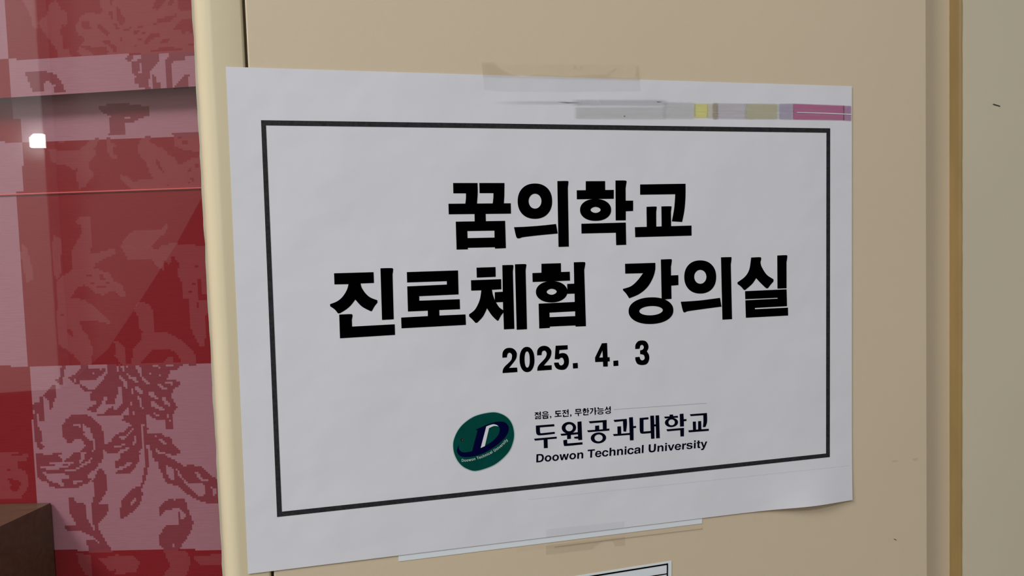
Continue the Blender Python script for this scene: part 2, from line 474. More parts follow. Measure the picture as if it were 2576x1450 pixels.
G['c3'] = [
    (c5, '1916,155 2030,150~ 2054,160~ 2053,190~ 2045,215 2060,280~ 2130,390~ 2225,455 2225,485 2185,530~ 2150,577 2120,575~ 2050,510~ 1985,440 1930,520~ 1835,602 1815,602 1775,555~ 1728,520 1728,497 1830,420~ 1890,320~', []),
    (c5, '2276,127 2390,122~ 2414,132~ 2412,175~ 2404,220 2405,579 2279,584', []),
    (c5, '1832,619 2405,593 2411,826 1968,850 1969,868 2424,846 2426,955 1843,986 1836,745 2281,722 2280,710 1835,730', [])]
for k in ('a1', 'a2', 'a3', 'a4', 'b1', 'b2', 'b3', 'b4', 'c1', 'c2', 'c3'):
    print_shapes('title_syllable', G[k], MAT['black'], notice)
two = '146,371 150,290~ 190,235~ 255,218~ 320,235~ 365,290~ 365,360~ 335,420~ 248,528 374,522 378,592 148,608 155,555~ 185,505~ 275,415~ 293,360~ 290,320~ 265,295~ 238,300~ 222,325~ 216,366'
digits = [
    [(c6, two, [])],
    [(c6, ellipse(526, 398, 115, 195, -1, 64, 2.2), [ellipse(528, 398, 40, 125, -1, 48, 2.2)])],
    [(c6, '681,334 686,255~ 725,205~ 790,187~ 855,205~ 899,260~ 897,330~ 870,390~ 785,492 907,487 907,557 683,572 690,520~ 720,470~ 800,385~ 827,330~ 825,290~ 800,262~ 770,268~ 755,290~ 751,330', [])],
    [(c6, '967,186 1152,177 1154,243 1026,253 1020,310 1080,298~ 1140,320~ 1170,390~ 1165,480~ 1120,545~ 1050,558~ 980,535~ 948,480~ 944,447 1015,444 1025,475~ 1055,490~ 1090,465~ 1095,420~ 1075,375~ 1045,372~ 1020,395 953,393', [])],
    [(c6, '1232,456 1307,450 1311,532 1236,538', [])],
    [(c6, '1681,148 1761,143 1769,363 1801,362 1803,426 1771,430 1772,506 1701,508 1698,433 1577,438 1575,370', ['1689,260 1696,366 1640,369'])],
    [(c6, '1857,419 1933,412 1936,495 1860,500', [])],
    [(c6, '2195,237 2200,170~ 2240,118~ 2300,104~ 2360,118~ 2395,170~ 2398,225~ 2375,273 2408,330~ 2410,400~ 2375,465~ 2300,484~ 2230,465~ 2200,410~ 2195,363 2262,357 2275,395~ 2302,412~ 2335,395~ 2340,360~ 2320,325~ 2271,316 2270,258 2310,245~ 2328,215~ 2318,185~ 2298,172~ 2275,185~ 2262,232', [])]]
for d in digits:
    print_shapes('date_character', d, MAT['black'], notice)

# ---- emblem
emblem = print_shapes('emblem', [(c7, '150,862~ 165,700~ 250,505~ 392,342~ 615,205~ 930,135~ 1125,160~ 1280,252~ 1372,395~ 1408,590~ 1382,762~ 1300,946~ 1138,1120~ 935,1252~ 630,1343~ 435,1302~ 290,1200~ 188,1036~', [])], MAT['rim'], notice, 0.00006)
emblem['label'] = 'tilted green oval emblem with a navy letter D'
print_shapes('emblem_oval', [(c7, '163,860~ 177,700~ 262,510~ 402,352~ 622,217~ 930,148~ 1118,172~ 1268,262~ 1359,402~ 1394,590~ 1369,758~ 1289,938~ 1130,1108~ 930,1238~ 630,1329~ 442,1288~ 301,1189~ 202,1028~', [])], MAT['green'], emblem, 0.00010)
print_shapes('emblem_letter', [(c7, '612,497 700,460~ 830,400~ 1000,345~ 1150,333~ 1240,370~ 1288,460~ 1260,580~ 1160,710~ 1000,840~ 800,960~ 600,1030~ 400,1052~ 290,1020~ 236,940~ 246,870~ 278,800 276,870~ 310,930~ 390,958~ 545,935 655,512',
    ['835,430 970,388~ 1060,410~ 1105,480~ 1080,590~ 1000,690~ 900,770~ 718,868'])], MAT['logo_navy'], emblem, 0.00014)
print_shapes('emblem_stroke', [(c7, '833,430 960,388~ 1040,400~ 1080,430 990,422~ 888,465 803,830 718,868', [])], MAT['logo_white'], emblem, 0.00016)
def star(cx, cy, r, ri):
    return [(cx + (r if k % 2 == 0 else ri) * math.sin(math.pi * k / 5), cy - (r if k % 2 == 0 else ri) * math.cos(math.pi * k / 5)) for k in range(10)]
print_shapes('emblem_star', [(c7, star(340, 706, 36, 20), [])], MAT['black'], emblem, 0.00014)
print_shapes('emblem_star_centre', [(c7, ellipse(346, 708, 15, 16), [])], MAT['red_dot'], emblem, 0.00017)

# bold sans letters, cap height 100: advance, outlines with holes
ABC = {
 'D': (100, [('10,0 50,0 78,8~ 92,30~ 95,50~ 92,70~ 78,92~ 50,100 10,100', ['31,17 47,17 64,22~ 73,38~ 74,50~ 73,62~ 64,78~ 47,83 31,83'])]),
 'o': (85, [(ellipse(42.5, 37, 38, 39, 0, 32), [ellipse(42.5, 37, 18, 23, 0, 24)])]),
 'w': (108, [('1,74 21,74 32,25 44,74 64,74 76,25 87,74 107,74 87,0 67,0 54,48 41,0 21,0', [])]),
 'n': (85, [('9,0 29,0 29,42 34,56~ 44,60~ 54,55~ 57,44 57,0 77,0 77,48 70,69~ 52,76~ 36,72~ 28,63 28,74 9,74', [])]),
 'T': (85, [('2,100 83,100 83,83 53,83 53,0 32,0 32,83 2,83', [])]),
 'e': (77.5, [('74,32 22,32 24,20~ 32,14~ 40,13~ 48,15~ 53,22 73,22 66,8~ 54,-1~ 39,-2~ 18,4~ 5,20~ 2,37~ 8,60~ 22,73~ 39,76~ 58,71~ 71,55~', ['22,44 55,44 50,57~ 39,62~ 27,57~'])]),
 'c': (77.5, [('74,48 55,48 50,57~ 40,61~ 28,55~ 22,37~ 28,19~ 40,13~ 51,17~ 55,27 74,27 68,9~ 55,0~ 40,-2~ 18,4~ 5,20~ 2,37~ 6,55~ 20,72~ 40,76~ 58,72~ 70,62~', [])]),
 'h': (85, [('9,0 29,0 29,42 34,56~ 44,60~ 54,55~ 57,44 57,0 77,0 77,48 70,69~ 52,76~ 36,72~ 29,64 29,100 9,100', [])]),
 'i': (39, [('10,0 30,0 30,74 10,74', []), ('10,83 30,83 30,100 10,100', [])]),
 'a': (77.5, [('5,51 24,51 29,59~ 38,61~ 48,59~ 51,52~ 44,46~ 25,43~ 8,36~ 3,20~ 8,4~ 24,-2~ 40,1~ 51,8 54,0 75,0 72,6~ 71,16 71,52 64,70~ 40,76~ 16,71~ 7,60~', ['51,36 51,26~ 46,15~ 33,12~ 25,15~ 23,21~ 27,29~ 40,32~'])]),
 'l': (39, [('10,0 30,0 30,100 10,100', [])]),
 'U': (100, [('9,100 31,100 31,38 35,22~ 50,16~ 65,22~ 69,38 69,100 91,100 91,36 82,9~ 50,-2~ 18,9~ 9,36', [])]),
 'v': (77.5, [('1,74 22,74 39,22 56,74 76,74 49,0 28,0', [])]),
 'r': (54, [('9,0 29,0 29,36 33,52~ 53,55 53,75 40,74~ 28,60 28,74 9,74', [])]),
 's': (77.5, [('3,22 22,22 28,14~ 40,11~ 50,14~ 53,20~ 46,27~ 28,31~ 10,38~ 5,53~ 12,70~ 38,76~ 62,71~ 71,54 53,54 48,61~ 38,63~ 27,61~ 24,55~ 32,48~ 52,43~ 69,36~ 73,22~ 66,5~ 40,-2~ 13,4~', [])]),
 't': (46, [('2,74 12,74 12,95 32,95 32,74 44,74 44,60 32,60 32,22 34,15~ 44,14 44,0 32,-1~ 16,4~ 12,18 12,60 2,60', [])]),
 'y': (77.5, [('1,74 22,74 39,24 55,74 75,74 46,-8 34,-26~ 18,-29~ 8,-28 8,-12 20,-12~ 28,-3 29,2', [])]),
}
def abc_mesh(body, track=0.0):
    V, FC, x = [], [], 0.0
    for ch in body:
        if ch == ' ': x += 39 + track; continue
        adv, shapes = ABC[ch]
        for outer, holes in shapes:
            loops = [smooth_outline(parse(L), 5) if isinstance(L, str) else L for L in [outer] + holes]
            b = len(V)
            V += [(p[0] + x, p[1]) for L in loops for p in L]
            FC += [tuple(b + i for i in t) for t in tessellate_polygon([[Vector((p[0], p[1], 0)) for p in L] for L in loops])]
        x += adv + track
    return np.array(V) / 100.0, FC

def text_on_path(name, body, path, cap_px, m, parent, off, track=0.0):
    V, FC = abc_mesh(body, track)
    m_ = [(x, y, 0 < k < len(path) - 1) for k, (x, y) in enumerate(path)]
    P = np.array(smooth_outline(m_, 12))             # closed outline: the straight way back is the last piece, dropped here
    P = P[:12 * (len(path) - 1) + 1]
    d = np.r_[0, np.cumsum(np.hypot(*np.diff(P, axis=0).T))]
    x0 = V[:, 0].min(); w = V[:, 0].max() - x0
    s = (V[:, 0] - x0) / w * d[-1]
    px = np.interp(s, d, P[:, 0]); py = np.interp(s, d, P[:, 1])
    e = 3.0
    tx = np.interp(s + e, d, P[:, 0]) - np.interp(s - e, d, P[:, 0]); ty = np.interp(s + e, d, P[:, 1]) - np.interp(s - e, d, P[:, 1])
    ln = np.hypot(tx, ty); tx, ty = tx / ln, ty / ln
    h = V[:, 1] * cap_px
    q = np.c_[px + ty * h, py - tx * h]
    return mesh_obj(name, [paper_pt(a, b, off) for a, b in q], orient(q, FC), m, parent)

arc = [c7(p) for p in [(335, 1148), (470, 1140), (640, 1105), (800, 1050), (960, 970), (1090, 890), (1190, 800), (1275, 712)]]
text_on_path('emblem_lettering', 'Doowon Technical University', arc, 7.0, MAT['logo_text'], emblem, 0.00018, 8)

# ---- university name
N = [
    [(c8, '150,383 398,363 400,392 205,407 207,470~ 218,487 405,467 407,493 230,513~ 172,508~ 153,470~', []),
     (c8, '125,560 432,532 432,558 308,569 311,685 258,688 255,575 138,586', [])],
    [(c8, ellipse(596, 412, 97, 79, -4), [ellipse(600, 412, 50, 47, -4)]),
     (c8, '482,494 715,472 712,332 766,325 776,575 724,580 722,560 668,556 668,535 720,528 717,500 494,520', []),
     (c8, '572,500 622,496 624,560 572,566', []),
     (c8, '520,580 572,572 575,625 780,607 780,637 560,658~ 528,645~', [])],
    [(c8, '863,325 1106,306 1106,426 1142,422 1142,450 855,472 842,447 950,440 950,385 1005,380 1005,436 1055,432 1052,338 880,352', []),
     (c8, ellipse(995, 549, 104, 74, -4), [ellipse(997, 549, 55, 47, -4)])],
    [(c8, '1198,306 1378,291 1380,370~ 1368,465 1333,462 1328,380~ 1326,322 1213,334', []),
     (c8, '1250,395 1300,391 1303,492 1416,482 1408,273 1460,268 1466,390 1503,387 1503,412 1468,417 1470,580 1420,583 1417,508 1203,524 1190,498 1253,494', [])],
    [(c8, '1550,280 1670,270 1670,298 1604,304 1604,463 1700,455 1694,250 1745,247 1750,367 1768,365 1765,246 1814,243 1824,552 1774,555 1769,392 1750,394 1752,558 1705,562 1702,483 1600,492~ 1562,482~ 1552,440', [])],
    [(c8, '1955,235 2003,232 2003,258 1955,261', []), (c8, '1882,262 2067,250 2070,275 1893,287', []),
     (c8, ellipse(1981, 340, 89, 63, -4), [ellipse(1983, 339, 43, 40, -4)]),
     (c8, '2092,226 2143,220 2147,297 2184,294 2184,320 2148,324 2150,393 2097,397', []), (c8, '1913,433 2150,413 2150,527 2102,530 2099,445 1925,460', [])],
    [(c8, '2228,230 2460,212 2462,330~ 2440,402 2405,404 2412,330~ 2410,243 2240,255', []),
     (c8, '2268,330 2310,327 2313,437 2341,435 2340,324 2382,320 2385,432 2485,426 2485,453 2217,474 2207,447 2272,442', [])]]
for g in N:
    print_shapes('name_syllable', g, MAT['navy'], notice)

def text_quad(name, body, bl, br, h_l, h_r, ref_h, m):
    """fit text: baseline pixels left/right, pixel height of ref_h at both ends"""
    V, FC = abc_mesh(body)
    x0, x1 = V[:, 0].min(), V[:, 0].max()
    s = (V[:, 0] - x0) / (x1 - x0)
    bx = bl[0] + (br[0] - bl[0]) * s; by = bl[1] + (br[1] - bl[1]) * s
    h = (h_l + (h_r - h_l) * s) * V[:, 1] / ref_h
    q = np.c_[bx + h * 0.03, by - h]
    return mesh_obj(name, [paper_pt(a, b, 0.00008) for a, b in q], orient(q, FC), m, notice)
text_quad('english_lettering', 'Doowon Technical University', c8((155, 881)), c8((2462, 676)), 20.6, 20.0, 1.0, MAT['navy'])
s1 = Crop(1340, 1020, 24.53); s2 = Crop(1435, 1015, 23.42)
slogan = [
    [(s1, '120,450 360,435 365,480 290,490 385,600 350,640 240,560 170,640 120,640 115,620 215,510 120,490', []), (s1, '430,395 500,395 505,640 430,640 430,545 360,530 360,495 430,490', []),
     (s1, '155,685 315,678 320,760 215,788 215,806 325,800 330,845 155,870 150,762 265,745 265,720 155,722', []), (s1, '350,670 505,660 515,850 355,855', ['400,705 460,703 462,800 405,803'])],
    [(s1, ellipse(778, 460, 178, 85, -4, 32), [ellipse(778, 460, 110, 38, -4, 24)]), (s1, '560,600 995,565 1000,610 565,655', []), (s1, '615,680 955,655 965,820 625,850', ['680,730 890,715 885,765 690,785'])],
    [(s1, '1060,690 1090,668~ 1130,672~ 1148,715~ 1125,790~ 1085,822 1070,805 1100,760~ 1098,745 1065,735', [])],
    [(s1, '1390,350 1735,330 1740,385 1465,412 1470,490 1740,475 1745,528 1600,545 1605,645 1785,635 1785,690 1355,730 1350,675 1525,655 1522,558 1400,560', [])],
    [(s1, '1830,320 2080,295 2075,345 2000,360~ 1990,400~ 2085,490 2050,550 1950,470 1860,555 1820,520 1925,420~ 1930,370 1835,380', []), (s1, '2135,260 2210,255 2215,590 2150,595 2145,430 2070,420 2070,375 2138,370', []),
     (s1, '1870,590 1940,580 1945,670 2225,645 2230,695 1890,735 1870,700', [])],
    [(s1, '2305,605 2335,570~ 2380,575~ 2395,620~ 2370,690~ 2320,718 2305,700 2340,660~ 2340,645 2310,640', [])],
    [(s2, '290,345 610,325 620,495 305,520', ['355,400 555,385 550,450 370,465']), (s2, '250,580 660,545 668,590 490,610 500,750 440,755 430,620 260,630', [])],
    [(s2, '765,300 890,295 895,365 770,370', []), (s2, '700,380 960,355 962,405 705,420', []), (s2, ellipse(835, 488, 105, 82, -3, 32), [ellipse(835, 492, 45, 32, -3, 24)]),
     (s2, '985,280 1050,280 1045,410 1105,430 1100,470 1048,485 1050,600 990,600', []), (s2, '755,590 820,585 825,660 1065,645 1070,695 775,720 755,690', [])],
    [(s2, '1145,305 1340,290 1340,370~ 1310,480~ 1180,640 1140,600 1240,480~ 1275,350 1150,355', []), (s2, '1410,250 1485,245 1490,430 1540,440 1540,480 1490,490 1490,680 1430,685', [])],
    [(s2, '1595,240 1660,235 1670,320 1930,305 1935,350 1640,375 1600,340', []), (s2, '1565,430 1965,400 1965,445 1570,470', []), (s2, ellipse(1770, 578, 175, 82, -4, 32), [ellipse(1770, 578, 110, 38, -4, 24)])],
    [(s2, '2105,205 2170,205 2180,280~ 2250,390 2225,420 2140,350 2040,450 2010,415 2090,310~', []), (s2, '2300,185 2370,180 2375,450 2310,455 2305,335 2230,320 2230,285 2302,275', []),
     (s2, ellipse(2220, 545, 165, 82, -6, 32), [ellipse(2220, 545, 100, 38, -6, 24)])]]
for g in slogan:
    print_shapes('slogan_syllable', g, MAT['navy'], notice)
print_shapes('hairline', [(c8, '1200,164 2455,78 2455,82 1200,168', [])], MAT['hair_line'], notice)

# ---- printing smear across the top right
def ink_mat():
    m = bpy.data.materials.new('smeared_ink'); m.use_nodes = True
    nt = m.node_tree; b = nt.nodes['Principled BSDF']
    at_ = nt.nodes.new('ShaderNodeAttribute'); at_.attribute_name = 'ink'
    tc = nt.nodes.new('ShaderNodeTexCoord'); mp = nt.nodes.new('ShaderNodeMapping'); mp.inputs['Scale'].default_value = (45, 45, 1400)
    n = nt.nodes.new('ShaderNodeTexNoise'); n.inputs['Scale'].default_value = 1; n.inputs['Detail'].default_value = 5
    mr = nt.nodes.new('ShaderNodeMapRange'); mr.inputs['From Min'].default_value = 0.3; mr.inputs['From Max'].default_value = 0.7
    mr.inputs['To Min'].default_value = 0.72; mr.inputs['To Max'].default_value = 1.1
    mu = nt.nodes.new('ShaderNodeMath'); mu.operation = 'MULTIPLY'
    nt.links.new(tc.outputs['Object'], mp.inputs['Vector']); nt.links.new(mp.outputs['Vector'], n.inputs['Vector'])
    nt.links.new(n.outputs['Fac'], mr.inputs['Value'])
    nt.links.new(mr.outputs['Result'], mu.inputs[0]); nt.links.new(at_.outputs['Alpha'], mu.inputs[1])
    nt.links.new(at_.outputs['Color'], b.inputs['Base Color']); nt.links.new(mu.outputs[0], b.inputs['Alpha'])
    b.inputs['Roughness'].default_value = 0.7; b.inputs['Specular IOR Level'].default_value = 0.1
    return m
MAT['ink'] = ink_mat()
def soft(v, a, b, e): return max(0.0, min(1.0, min((v - a) / e, (b - v) / e) + 0.5))
def smear(name, x0, x1, yt, yb, col, alpha, ex=2.0, ey=2.0, lab=None):
    """a streak of smeared toner with soft edges; yt, yb: pixel heights at both ends"""
    nx, ny = max(8, int((x1 - x0) / 3)), 26
    V, FC, A = [], [], []
    for j in range(ny + 1):
        for i in range(nx + 1):
            s_ = i / nx; x = x0 - ex + (x1 - x0 + 2 * ex) * s_
            a = yt[0] + (yt[1] - yt[0]) * s_; b = yb[0] + (yb[1] - yb[0]) * s_
            y = a - ey + (b - a + 2 * ey) * j / ny
            V.append(paper_pt(x, y, 0.00005)); A.append(alpha * soft(x, x0, x1, ex * 1.6) * soft(y, a, b, ey * 1.6))
    for j in range(ny):
        for i in range(nx):
            q = j * (nx + 1) + i; FC.append((q, q + nx + 1, q + nx + 2, q + 1))
    o = mesh_obj(name, V, FC, MAT['ink'], notice)
    at_ = o.data.color_attributes.new('ink', 'FLOAT_COLOR', 'POINT')
    at_.data.foreach_set('color', [c for a in A for c in (*col, a)])
    if lab: o['label'] = lab
    return o
smear('grey_smear', 1285, 1450, (256, 255), (262, 262), (0.52, 0.53, 0.55), 0.35, 60, 4)
smear('grey_smear', 1445, 1672, (251, 252), (266, 266), (0.56, 0.57, 0.60), 0.48, 12, 3)
smear('grey_smear', 1448, 1672, (270, 269), (299, 300), (0.60, 0.60, 0.60), 0.50, 6, 3)
smear('grey_smear', 1670, 1746, (257, 259), (299, 299), (0.60, 0.61, 0.60), 0.52, 5, 3)
smear('yellow_smear', 1746, 1780, (261, 261), (297, 297), (0.80, 0.77, 0.28), 0.85, 2, 2, 'yellow smear')
smear('cream_smear', 1780, 1794, (261, 261), (298, 298), (0.70, 0.66, 0.50), 0.7, 3, 2)
smear('brown_smear', 1794, 1806, (260, 260), (300, 300), (0.44, 0.37, 0.28), 0.85, 3, 2)
smear('mauve_smear', 1806, 1876, (260, 261), (299, 300), (0.60, 0.56, 0.60), 0.65, 4, 2)
smear('olive_smear', 1876, 1956, (261, 262), (300, 300), (0.56, 0.53, 0.35), 0.75, 4, 2, 'olive smear')
smear('violet_smear', 1959, 1995, (262, 261), (300, 301), (0.47, 0.41, 0.54), 0.75, 3, 2, 'violet smear')
smear('magenta_smear', 1995, 2124, (261, 266), (301, 303), (0.52, 0.17, 0.32), 0.88, 1.5, 1.5, 'magenta smear')
smear('violet_smear', 2122, 2141, (266, 267), (303, 305), (0.47, 0.26, 0.42), 0.80, 2, 1.5)
for sh in ('1400,256 1460,258 1428,260', '1650,255 1666,256 1655,258', '1569,291 1573,291 1573,294 1569,294'):
    print_shapes('scratch', [(PX, sh, [])], MAT['hair_line'], notice, 0.00012)
print_shapes('white_streak', [(PX, '2005,282 2080,284 2142,287 2142,289 2080,286 2005,283.5', [])], MAT['paper_back'], notice, 0.00014)
strip_px('pale_line', (1330, 1257), (2135, 1172), (2135, 1173.2), (1330, 1258.2), 80, film('pale_line', (0.3, 0.3, 0.32), 0.14), notice, 0.00010)

# ------------------------------------------------------------------ tapes
def film_patch(name, outline, m, parent, yfun):
    pts = smooth_outline(parse(outline))
    # fine triangulation so that the tape can follow the paper edge
    tris = tessellate_polygon([[Vector((p[0], p[1], 0)) for p in pts]])
    FC = []
    for t in tris:
        a, b, c = [pts[i] for i in t]
        s = (b[0] - a[0]) * (c[1] - a[1]) - (b[1] - a[1]) * (c[0] - a[0])
        if abs(s) < 1e-9: continue
        FC.append(tuple(t) if s > 0 else tuple(t[::-1]))
    V = []
    for p in pts:
        y = yfun(p); q = at(p[0], p[1], y); V.append((q[0], y, q[2]))
    return mesh_obj(name, V, FC, m, parent)
tape = bpy.data.objects.new('adhesive_tape', None); C.objects.link(tape)
tag(tape, 'long clear tape across the top edge of the notice', 'tape')
film_patch('tape_film', '1211,157 1240,156 1300,160 1608,163 1609,204 1412,199 1215,194', MAT['tape'], tape, lambda p: -0.00056 if p[1] > 185 else -0.0002)
film_patch('tape_end', '1215,193 1412,198.5 1609,203.5 1612,229 1400,231 1266,230 1218,225', MAT['tape_paper'], tape, lambda p: -0.00060)
film_patch('stuck_area', '1211,157 1240,157 1262,174 1290,187~ 1320,192~ 1350,187~ 1420,191~ 1470,189~ 1517,186 1519,190 1553,167 1554,172 1528,192 1540,194~ 1570,196~ 1598,195 1600,168 1606,166 1609,203 1412,198.5 1215,193', MAT['tape_stuck'], tape, lambda p: -0.00062)
film_patch('bubble', '1442,163 1450,163 1449,171 1444,171', MAT['tape_stuck'], tape, lambda p: -0.00064)
film_patch('bubble', '1459,168 1466,166 1464,171 1459,172', MAT['tape_stuck'], tape, lambda p: -0.00064)

tape2 = bpy.data.objects.new('adhesive_tape', None); C.objects.link(tape2)
tag(tape2, 'short clear tape across the bottom edge of the notice', 'tape')
film_patch('tape_end', '1374,1332 1570,1312 1570,1329 1374,1353', MAT['tape_paper'], tape2, lambda p: -0.00060)
film_patch('tape_film', '1373,1373 1572,1350 1572,1373 1546,1375 1541,1364~ 1520,1363~ 1502,1372~ 1490,1382 1373,1397', MAT['tape_stuck'], tape2, lambda p: -0.00030)
tape3 = bpy.data.objects.new('adhesive_tape', None); C.objects.link(tape3)
tag(tape3, 'clear tape along the lower edge of the blank sheet', 'tape')
film_patch('tape_film', '1300,1378 1767,1318 1768,1331 1560,1356 1395,1377 1300,1390', MAT['tape'], tape3, lambda p: -0.00024)
film_patch('tape_edge', '1395,1376.5 1560,1355.5 1768,1330.5 1768,1331.8 1560,1357 1395,1378', film('tape_edge', (0.2, 0.15, 0.1), 0.5), tape3, lambda p: -0.00028)

# ------------------------------------------------------------------ second notice at the bottom
chart = bpy.data.objects.new('printed_table_sheet', None); C.objects.link(chart)
tag(chart, 'white sheet with a black ruled table below the notice', 'paper')
tl, tr = (1440, 1457), (1690, 1412)
e = [(1290, 1476), (1690, 1412), (1686, 1900), (1300, 1990)]
sheet('table_paper', e, MAT['paper_back'], 8, 8, lambda x, z: -0.0002, chart)
def flat_lines(name, shapes):
    V, FC = [], []
    for s in shapes:
        b = len(V)
        for p in smooth_outline(parse(s)):
            q = at(p[0], p[1], -0.00035); V.append(tuple(q))
        FC.append(tuple(range(b, len(V))))
    return mesh_obj(name, V, FC, MAT['black'], chart)
flat_lines('table_rule', ['1300,1479 1680.5,1418 1680.5,1421.5 1300,1483'])
flat_lines('table_rule', ['1677.5,1418 1680.5,1418 1677,1900 1673,1900'])
flat_lines('table_rule', ['1300,1503 1679,1443 1679,1445.5 1300,1506'])
flat_lines('table_rule', ['1300,1545 1679,1485 1679,1487.5 1300,1548'])

# ------------------------------------------------------------------ small marks on the painted surfaces
def mark(name, shape, m, y, parent):
    V = [tuple(at(p[0], p[1], y)) for p in smooth_outline(parse(shape))]
    o = mesh_obj(name, V, [tuple(range(len(V)))], m, parent)
    return o
bpy.context.view_layer.update()
wr = bpy.data.objects['wall_right']; wc = bpy.data.objects['wall_center']
mark('scratch', '2496,262 2501,261.5 2517,266.5 2515,268 2502,264.5', MAT['scratch'], -0.0002, wr)
mark('scratch', '2247,1356 2250,1356.5 2256,1359.5 2254,1360', MAT['scratch'], -0.0002, wc)
mark('smudge', '2243,1162~ 2250,1158.5~ 2260,1160~ 2252,1163.5~', MAT['smudge'], -0.0002, wc)
mark('smudge', '2294,1157~ 2302,1153~ 2309,1155~ 2304,1160.5~', MAT['smudge'], -0.0002, wc)

# ------------------------------------------------------------------ red patchwork blind behind the glass
SL = math.tan(math.radians(16.0))
YB0 = 0.047; XB0 = X(505, 725, YB0)
def blind_pt(u, v, front=0.0):
    d = ray(u, v)                                   # plane: y + SL*(x - XB0) = YB0 - front
    t = (YB0 - front - CAM[1] - SL * (CAM[0] - XB0)) / (d[1] + SL * d[0])
    return CAM + t * d
nrm = np.array([SL, 1.0, 0.0]) / math.hypot(SL, 1)
tdir = np.array([1.0, -SL, 0.0]) / math.hypot(SL, 1)
def project(P):
    q = (P - CAM) @ np.array([[1, 0, 0], [0, 0, -1], [0, 1, 0]]).T     # back to panel axes (x, up, out)
    q = np.stack([P[:, 0] - CAM[0], P[:, 2] - CAM[2], -(P[:, 1] - CAM[1])], 1) @ RC.T
    return 1288 + F * q[:, 0] / -q[:, 2], 725 - F * q[:, 1] / -q[:, 2]

def inside(poly, U, V):
    m = np.zeros(U.shape, bool)
    P = np.array(poly); x0, y0 = P.min(0); x1, y1 = P.max(0)
    idx = np.where((U >= x0) & (U <= x1) & (V >= y0) & (V <= y1))[0]
    if len(idx) == 0: return m
    u, v = U[idx], V[idx]; r = np.zeros(len(idx), bool)
    n = len(P)
    for i in range(n):
        a, b = P[i], P[(i + 1) % n]
        if a[1] == b[1]: continue
        c = ((a[1] > v) != (b[1] > v)) & (u < (b[0] - a[0]) * (v - a[1]) / (b[1] - a[1]) + a[0])
        r ^= c
    m[idx] = r
    return m

